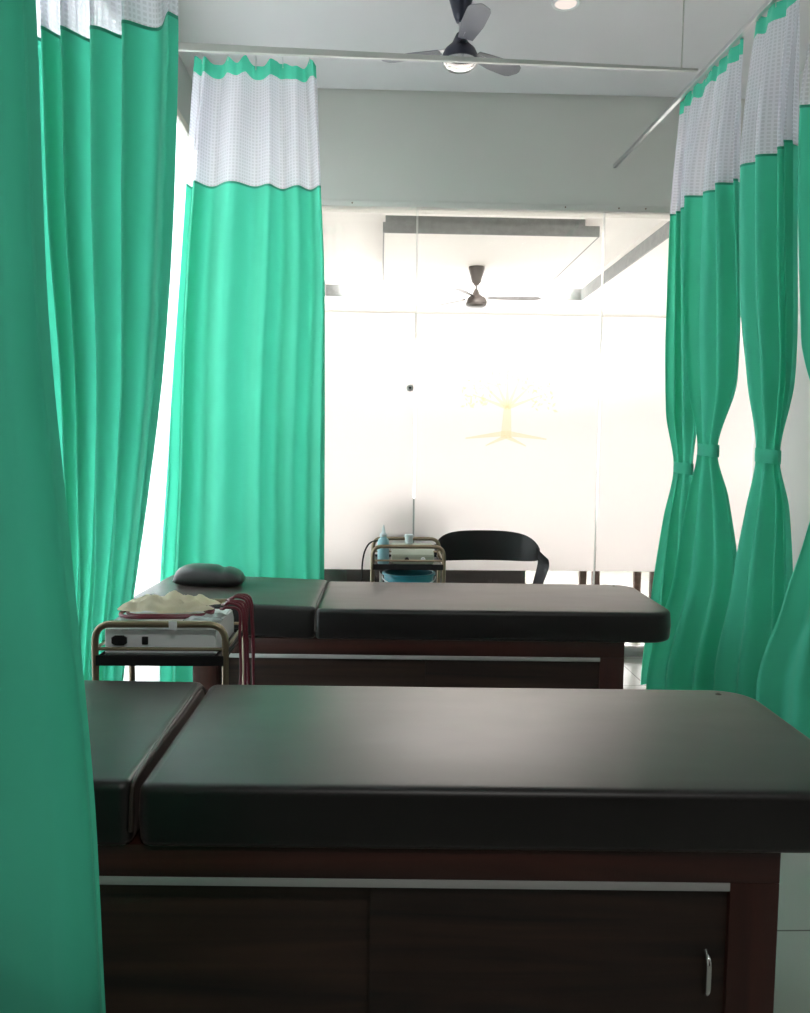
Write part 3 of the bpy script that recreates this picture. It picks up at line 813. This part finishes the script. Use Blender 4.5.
# crumpled cream cloth over the machine
def crumple(name, label, cat, cx, cy, z, wx, wy, amp, seed, mat, base=0.0, n=34):
    rn = random.Random(seed); ks = [(rn.uniform(4, 16) / wx, rn.uniform(4, 14) / wy, rn.uniform(0, 6.3), rn.uniform(0.4, 1)) for _ in range(9)]
    bm = bmesh.new(); g = []
    for j in range(n + 1):
        row = []
        for i in range(n + 1):
            u, v = i / n * 2 - 1, j / n * 2 - 1
            x, y = u * wx * (1 + 0.12 * math.sin(5 * v + seed)), v * wy * (1 + 0.15 * math.sin(4 * u + seed * 2))
            h = 0.5 + 0.95 * (noise.turbulence(Vector((x * 11 + seed, y * 13, seed * 1.7)), 3, True) - 0.55) + 0.25 * noise.noise(Vector((x * 9, y * 9, seed)))
            e_ = max(0.0, 1 - max(abs(u), abs(v)) ** 4)
            row.append(bm.verts.new((x, y, base * e_ + h * amp * (0.15 + 0.85 * e_) + 0.002)))
        g.append(row)
    for j in range(n):
        for i in range(n): bm.faces.new((g[j][i], g[j][i + 1], g[j + 1][i + 1], g[j + 1][i]))
    bmesh.ops.solidify(bm, geom=bm.faces[:], thickness=-0.0015)
    o = fin(name, bm, mat, ang=180); o.location = (cx, cy, z)
    return tag(o, label, cat)
crumple('cloth', 'crumpled cream cloth lying on top of the white machine', 'cloth', -0.62, 2.44, zs + 0.106, 0.125, 0.085, 0.056, 4, M['cream'], 0.008)
crumple('plastic_pouch', 'clear crinkled plastic pouch beside the cream cloth on the machine', 'pouch', -0.497, 2.345, zs + 0.092, 0.050, 0.050, 0.020, 9, M['pouch'], 0.004)

# red leads: a coil over the machine and a bunch hanging off the trolley's right side
cb = root('lead_bundle', 'bunch of dark red electrode leads hanging off the near trolley side', 'cable', (-0.41, 2.45, ZTR + 0.008))
rn = random.Random(12)
for k in range(7):
    y = 0.10 - 0.034 * k
    sx = rn.uniform(-0.008, 0.008); dz = rn.uniform(-0.30, -0.17)
    pts = [(-0.05, 0.02 + 0.7 * y, -0.002 + 0.004 * (k % 3)), (-0.035, y * 0.9, 0.006 + 0.004 * (k % 2)), (-0.022, y, 0.012 + 0.003 * (k % 3)), (0.012, y, 0.002), (0.020 + sx, y - 0.006, -0.07), (0.024 + sx, y - 0.012, dz * 0.7), (0.024 + sx * 2, y - 0.02, dz)]
    fin('lead', tube(bmesh.new(), catmull(pts, 6), 0.0042, 8), M['red'], cb)
cc = root('cable_coil', 'loose dark red cable looped under the cream cloth on the machine', 'cable', (-0.615, 2.40, zs + 0.092))
pts = []
for k in range(90):
    a = k / 90 * 2 * PI * 3.2; q = 1 + 0.10 * math.sin(a * 0.7)
    pts.append((0.125 * q * math.cos(a), 0.075 * q * math.sin(a), 0.006 + 0.003 * (k / 30) + 0.002 * math.sin(3 * a)))
fin('cable', tube(bmesh.new(), pts, 0.0045, 8), M['red'], cc)

# things on the second trolley
md = root('console', 'beige instrument with a sloping top on the far trolley', 'medical device', (0.165, 4.18, zs))
bm = bmesh.new()
prof = [(-0.10, 0.006), (-0.10, 0.05), (-0.085, 0.058), (0.07, 0.088), (0.10, 0.088), (0.10, 0.006)]
A = [bm.verts.new((-0.105, y, z)) for y, z in prof]; B = [bm.verts.new((0.105, y, z)) for y, z in prof]
bm.faces.new(A); bm.faces.new(B[::-1])
for k in range(6): bm.faces.new((A[k], A[(k + 1) % 6], B[(k + 1) % 6], B[k]))
bmesh.ops.bevel(bm, geom=bm.edges[:], offset=0.004, segments=2, affect='EDGES')
bd = fin('casing', bm, M['beige'], md)
fin('control_knob', lathe(bmesh.new(), [(0.004, -0.012), (0.010, -0.012), (0.012, 0.0), (0.012, 0.002)], (-0.03, -0.10, 0.030), 16, 'Y'), M['socket'], bd)
fin('control_knob', lathe(bmesh.new(), [(0.004, -0.012), (0.010, -0.012), (0.012, 0.0), (0.012, 0.002)], (0.05, -0.10, 0.030), 16, 'Y'), M['white'], bd)
for sx in (-1, 1):
    for yy in (-0.08, 0.08): fin('foot', lathe(bmesh.new(), [(0.010, 0.0), (0.010, 0.008)], (sx * 0.085, yy, 0), 12), M['rubber'], md)
gb = root('gel_bottle', 'pale blue gel bottle with a pointed nozzle on the far trolley', 'bottle', (0.018, 4.12, zs))
fin('bottle_body', lathe(bmesh.new(), [(0.024, 0), (0.029, 0.004), (0.029, 0.112), (0.026, 0.124), (0.015, 0.134), (0.015, 0.138)], seg=24), M['bottle'], gb)
fin('nozzle', lathe(bmesh.new(), [(0.019, 0.138), (0.019, 0.150), (0.010, 0.158), (0.007, 0.175), (0.0025, 0.196)], seg=20), M['cap'], gb)
o = fin('small_jar', lathe(bmesh.new(), [(0.018, 0), (0.021, 0.003), (0.021, 0.030), (0.023, 0.030), (0.023, 0.044), (0.020, 0.047)], seg=22), M['cap'])
o.location = (0.150, 4.25, zs + 0.089); tag(o, 'small white jar on top of the beige instrument', 'jar')
# power cord looping off its left side
bm = bmesh.new()
pts = [(0.055, 4.30, zs + 0.07), (-0.01, 4.31, zs + 0.095), (-0.062, 4.27, zs + 0.075), (-0.088, 4.22, zs - 0.01), (-0.088, 4.20, zs - 0.20), (-0.083, 4.21, 0.3), (-0.10, 4.25, 0.006), (-0.25, 4.3, 0.006)]
tag(fin('power_cord', tube(bm, catmull(pts, 8), 0.0042, 8), M['rubber']), 'black power cord looping down the left side of the far trolley', 'cord')
# teal basin on the lower shelf
bn = root('basin', 'teal plastic bucket on the lower shelf of the far trolley', 'bucket', (0.15, 4.21, 0.302))
fin('bucket_body', lathe(bmesh.new(), [(0.09, 0), (0.094, 0.004), (0.128, 0.395), (0.136, 0.397), (0.136, 0.407), (0.122, 0.407), (0.088, 0.012), (0.02, 0.012)], seg=32), M['teal'], bn)
fin('bucket_handle', tube(bmesh.new(), [(0.136 * math.cos(a), -0.006 - 0.13 * math.sin(a), 0.385 - 0.03 * math.sin(a)) for a in [PI * k / 20 for k in range(21)]], 0.003, 8), M['cap'], bn)

# ------------------------------------------------------------------ black plastic armchair
ch = root('armchair', 'black plastic armchair with a wrap-around back in front of the glass', 'chair', (0.625, 4.74, 0))
def chair_sheet(rows, thick, mat, name):
    bm = bmesh.new(); g = [[bm.verts.new(p) for p in row] for row in rows]
    for a, b in zip(g, g[1:]):
        for k in range(len(a) - 1): bm.faces.new((a[k], a[k + 1], b[k + 1], b[k]))
    bmesh.ops.solidify(bm, geom=bm.faces[:], thickness=thick)
    o = fin(name, bm, mat, ch, ang=60)
    return o
ZCB = 0.850
rows = []
N = 48
def back_pt(t, f):
    """t -1..1 round the back, f 0..1 from lower to upper edge"""
    a = t * 1.28
    R_ = 0.322
    x = R_ * math.sin(a) * (1.0 + 0.0 * f); y = 0.20 - R_ * 0.80 * (1 - math.cos(a)) + 0.03 * f
    ztop = ZCB - 0.075 * abs(t) ** 4 - 0.012 * t * t
    zlow = ZCB - 0.178 + 0.012 * t * t + 0.02 * t ** 6
    zl = max(zlow, 0); z = zl + (ztop - zl) * f
    return Vector((x, y, z))
for j in range(9):
    rows.append([back_pt(i / N * 2 - 1, j / 8) for i in range(N + 1)])
chair_sheet(rows, 0.006, M['plastic'], 'backrest')
# seat shell
rows = []
for j in range(15):
    v = j / 14
    rows.append([Vector((u * 0.235 * (1 - 0.12 * (1 - v)), -0.23 + 0.44 * v, 0.43 + 0.018 * u * u - 0.03 * math.sin(PI * v) + 0.035 * max(0, v - 0.7) / 0.3 - 0.03 * max(0, 0.12 - v) / 0.12)) for u in [i / 10 - 1 for i in range(21)]])
chair_sheet(rows, 0.007, M['plastic'], 'seat')
for s in (-1, 1):
    # arm: broad ribbon that leaves the end of the back and curls down to the seat
    path = catmull([back_pt(s * 0.97, 0.55), (s * 0.318, 0.02, 0.735), (s * 0.318, -0.02, 0.68), (s * 0.292, -0.03, 0.59), (s * 0.262, -0.03, 0.50), (s * 0.215, -0.02, 0.43)], 8)
    rows = []
    for q, p in enumerate(path):
        f = q / (len(path) - 1); hw = 0.060 - 0.018 * math.sin(PI * f)
        side = Vector((-s * 0.9 * math.sin(PI * min(1, f * 1.4)), 0.72, 0.70)) * (1 - f) + Vector((-s * 0.5, 1, 0)) * f
        side.normalize()
        rows.append([p - side * hw, p - side * hw * 0.4, p + side * hw * 0.4, p + side * hw])
    chair_sheet(rows, 0.007, M['plastic'], 'arm')
    for yy, k in ((-0.17, -1), (0.15, 1)):
        bm = bmesh.new(); tube(bm, [(s * 0.185, yy, 0.425), (s * 0.215, yy + k * 0.035, 0.0)], [0.017, 0.013], 12)
        fin('leg', bm, M['alu'], ch)

# ------------------------------------------------------------------ ceiling fans
def blade_mesh(r0_, r1_, w0, w1, droop):
    bm = bmesh.new(); n = 14; rows = []
    for k in range(n + 1):
        f = k / n; x = r0_ + (r1_ - r0_) * f
        w = w0 + (w1 - w0) * min(1, f * 2.2); w *= math.sqrt(max(0.0, 1 - max(0, (f - 0.82) / 0.182) ** 2)) if f > 0.82 else 1
        z = -droop * f * f
        tw = -0.15
        rows.append([bm.verts.new((x, s * w, z + s * w * tw - 0.006 * s * s)) for s in (-0.5, -0.2, 0.15, 0.5)])
    for a, b in zip(rows, rows[1:]):
        for q in range(3): bm.faces.new((a[q], a[q + 1], b[q + 1], b[q]))
    bmesh.ops.remove_doubles(bm, verts=bm.verts[:], dist=0.0005)
    bmesh.ops.solidify(bm, geom=bm.faces[:], thickness=0.003)
    return bm
def fan(label, loc, zc, angs, R, mats, s=1.0):
    r = root('ceiling_fan', label, 'ceiling fan', loc)
    H = zc - loc[2]
    fin('canopy', lathe(bmesh.new(), [(0.062 * s, H), (0.064 * s, H - 0.012), (0.056 * s, H - 0.06), (0.034 * s, H - 0.135), (0.020 * s, H - 0.165), (0.012 * s, H - 0.168)], seg=24), mats[0], r)
    fin('downrod', tube(bmesh.new(), [(0, 0, 0.06), (0, 0, H - 0.15)], 0.0095 * s, 12), mats[3], r)
    m = fin('motor', lathe(bmesh.new(), [(0.018, 0.12), (0.026, 0.105), (0.040, 0.075), (0.072 * s, 0.045), (0.084 * s, 0.02), (0.086 * s, -0.004), (0.07 * s, -0.016)], seg=30), mats[0], r)
    fin('bottom_cap', lathe(bmesh.new(), [(0.082 * s, -0.004), (0.080 * s, -0.022), (0.062 * s, -0.038), (0.03 * s, -0.044), (0.004, -0.045)], seg=30), mats[2], r)
    for a in angs:
        b = fin('blade', blade_mesh(0.10 * s, R, 0.070, 0.105, -0.005), mats[1], r); b.rotation_euler = (0, 0, a); b.location = (0, 0, 0.050)
        k = box('blade_arm', 0.055 * s, 0.16 * s, -0.016, 0.016, -0.001, 0.004, mats[3], b, 0.001)
        k.location = (0, 0, 0.003)
    return r
fp = at(460, 60, 4.08)
fan('dark ceiling fan near the couches, crossed by the curtain rail', (fp.x, 4.08, fp.z), ZC, (math.radians(-82), math.radians(38), math.radians(158)), 0.40, (M['fan_dark'], M['fan_blade'], M['chrome'], M['alu']))
fp2 = at(476, 303, 7.6)
zpanel = RZ + 0.005
fan('taupe ceiling fan in the waiting room, seen through the glass', (fp2.x, 7.6, fp2.z), zpanel, (math.radians(2), math.radians(122), math.radians(242)), 0.60, (M['fan_tan'], M['fan_wood'], M['fan_tan'], M['fan_tan']), 1.15)

# ------------------------------------------------------------------ downlights
def downlight(label, x, y, z, group='round ceiling downlights'):
    r = root('downlight', label, 'ceiling light', (x, y, z), 0, group)
    fin('rim', lathe(bmesh.new(), [(0.052, -0.002), (0.055, -0.008), (0.066, -0.008), (0.070, 0.0), (0.05, 0.0)], seg=28), M['white_trim'], r)
    fin('diffuser', lathe(bmesh.new(), [(0.002, -0.005), (0.052, -0.005), (0.052, -0.001)], seg=28), M['lamp'], r)
p = at(566, -4, 4.2); downlight('small lit downlight in the ceiling beside the dark fan', p.x * (4.2 / p.y), 4.2, ZC)
p = at(506, 211, 5.67); downlight('round downlight in the waiting room ceiling, just behind the glass', p.x, 5.67, RZ)

# ------------------------------------------------------------------ waiting room furniture behind the glass
sf = root('sofa', 'dark brown sofa behind the frosted glass, seen below the film', 'sofa', (0.28, 6.10, 0))
box('seat_cushion', -0.66, 0.66, -0.10, 0.42, 0.24, 0.43, M['sofa'], sf, 0.04, 4)
box('backrest', -0.80, 0.76, -0.30, -0.11, 0.10, 0.70, M['sofa'], sf, 0.04, 4)
for s in (-0.73, 0.69): box('armrest', s - 0.07, s + 0.07, -0.105, 0.44, 0.10, 0.58, M['sofa'], sf, 0.03, 4)
box('base', -0.66, 0.62, -0.10, 0.42, 0.06, 0.238, M['sofa'], sf, 0.01)
for sx in (-0.74, 0.70):
    for yy in (-0.22, 0.36): fin('leg', tube(bmesh.new(), [(sx, yy, 0), (sx, yy, 0.105)], 0.022, 12), M['chrome'], sf)
oc = root('blotch_chair', 'dark chair back added behind the frosted glass for its soft blotch', 'chair', (0.20, 5.59, 0))  # made-up chair back, placed to cast the soft dark blotch on the film
bm = bmesh.new()
abox(bm, -0.20, 0.20, -0.02, 0.03, 0.48, 1.00, 0.02, 3); fin('backrest', bm, M['sofa'], oc)
for s in (-0.19, 0.19): fin('leg', tube(bmesh.new(), [(s, 0.005, 0), (s, 0.005, 0.50)], 0.012, 10), M['alu'], oc)
tb = root('side_table', 'small brown wooden table standing behind the glass at right', 'table', (1.76, 6.05, 0))
box('tabletop', -0.24, 0.24, -0.22, 0.22, 0.56, 0.60, M['oak'], tb, 0.004)
box('shelf_board', -0.19, 0.19, -0.18, 0.18, 0.485, 0.515, M['oak'], tb, 0.003)
for sx in (-0.21, 0.21):
    for sy in (-0.19, 0.19): box('leg', sx - 0.025, sx + 0.025, sy - 0.025, sy + 0.025, 0, 0.56, M['oak'], tb, 0.003)

# ------------------------------------------------------------------ light
def area(name, loc, rot, sx, sy, power, col=(1, 1, 1)):
    d = bpy.data.lights.new(name, 'AREA'); d.shape = 'RECTANGLE'; d.size = sx; d.size_y = sy; d.energy = power; d.color = col
    o = bpy.data.objects.new(name, d); C.objects.link(o); o.location = loc; o.rotation_euler = rot
    return o
# daylight outside the left window
area('daylight_left', (XL - 0.45, (WY0 + WY1) / 2 + 0.3, 1.7), (0, -PI / 2, 0), 2.9, 3.0, 370, (0.95, 0.98, 1.0))
# daylight outside the waiting-room window
area('daylight_far', ((VX0 + VX1) / 2, RY1 + 0.5, 1.45), (-PI / 2, 0, 0), 5.0, 2.4, 1280, (1.0, 0.90, 0.87))
# added waiting-room fill: area lights under the centre panel, no lamps modelled there
for yy in (6.72, 8.22): area('panel_fill', (0.83, yy, RZ - 0.002), (0, 0, 0), 1.45, 0.24, 95, (1.0, 0.89, 0.84))
area('ward_fill', (0.5, -0.7, ZC - 0.03), (0, 0, 0), 1.2, 0.3, 36, (1.0, 0.97, 0.93))  # added fill behind the camera, brightens the near curtain and couch
area('tray_fill', (0.8, 9.05, RZ + 0.03), (math.radians(150), 0, 0), 2.4, 0.1, 30, (1.0, 0.95, 0.92))  # added fill in the tray recess, no fitting there

w = bpy.data.worlds.new('sky'); S.world = w; w.use_nodes = True
bg = w.node_tree.nodes['Background']; bg.inputs['Color'].default_value = (0.86, 0.92, 1.0, 1); bg.inputs['Strength'].default_value = 0.9

S.view_settings.view_transform = 'Standard'; S.view_settings.look = 'None'
S.view_settings.exposure = 0.0; S.view_settings.gamma = 1.0
S.view_settings.use_curve_mapping = False
S.cycles.max_bounces = 10; S.cycles.transparent_max_bounces = 24; S.cycles.transmission_bounces = 8; S.cycles.diffuse_bounces = 5
S.cycles.sample_clamp_indirect = 6.0
S.cycles.use_denoising = True
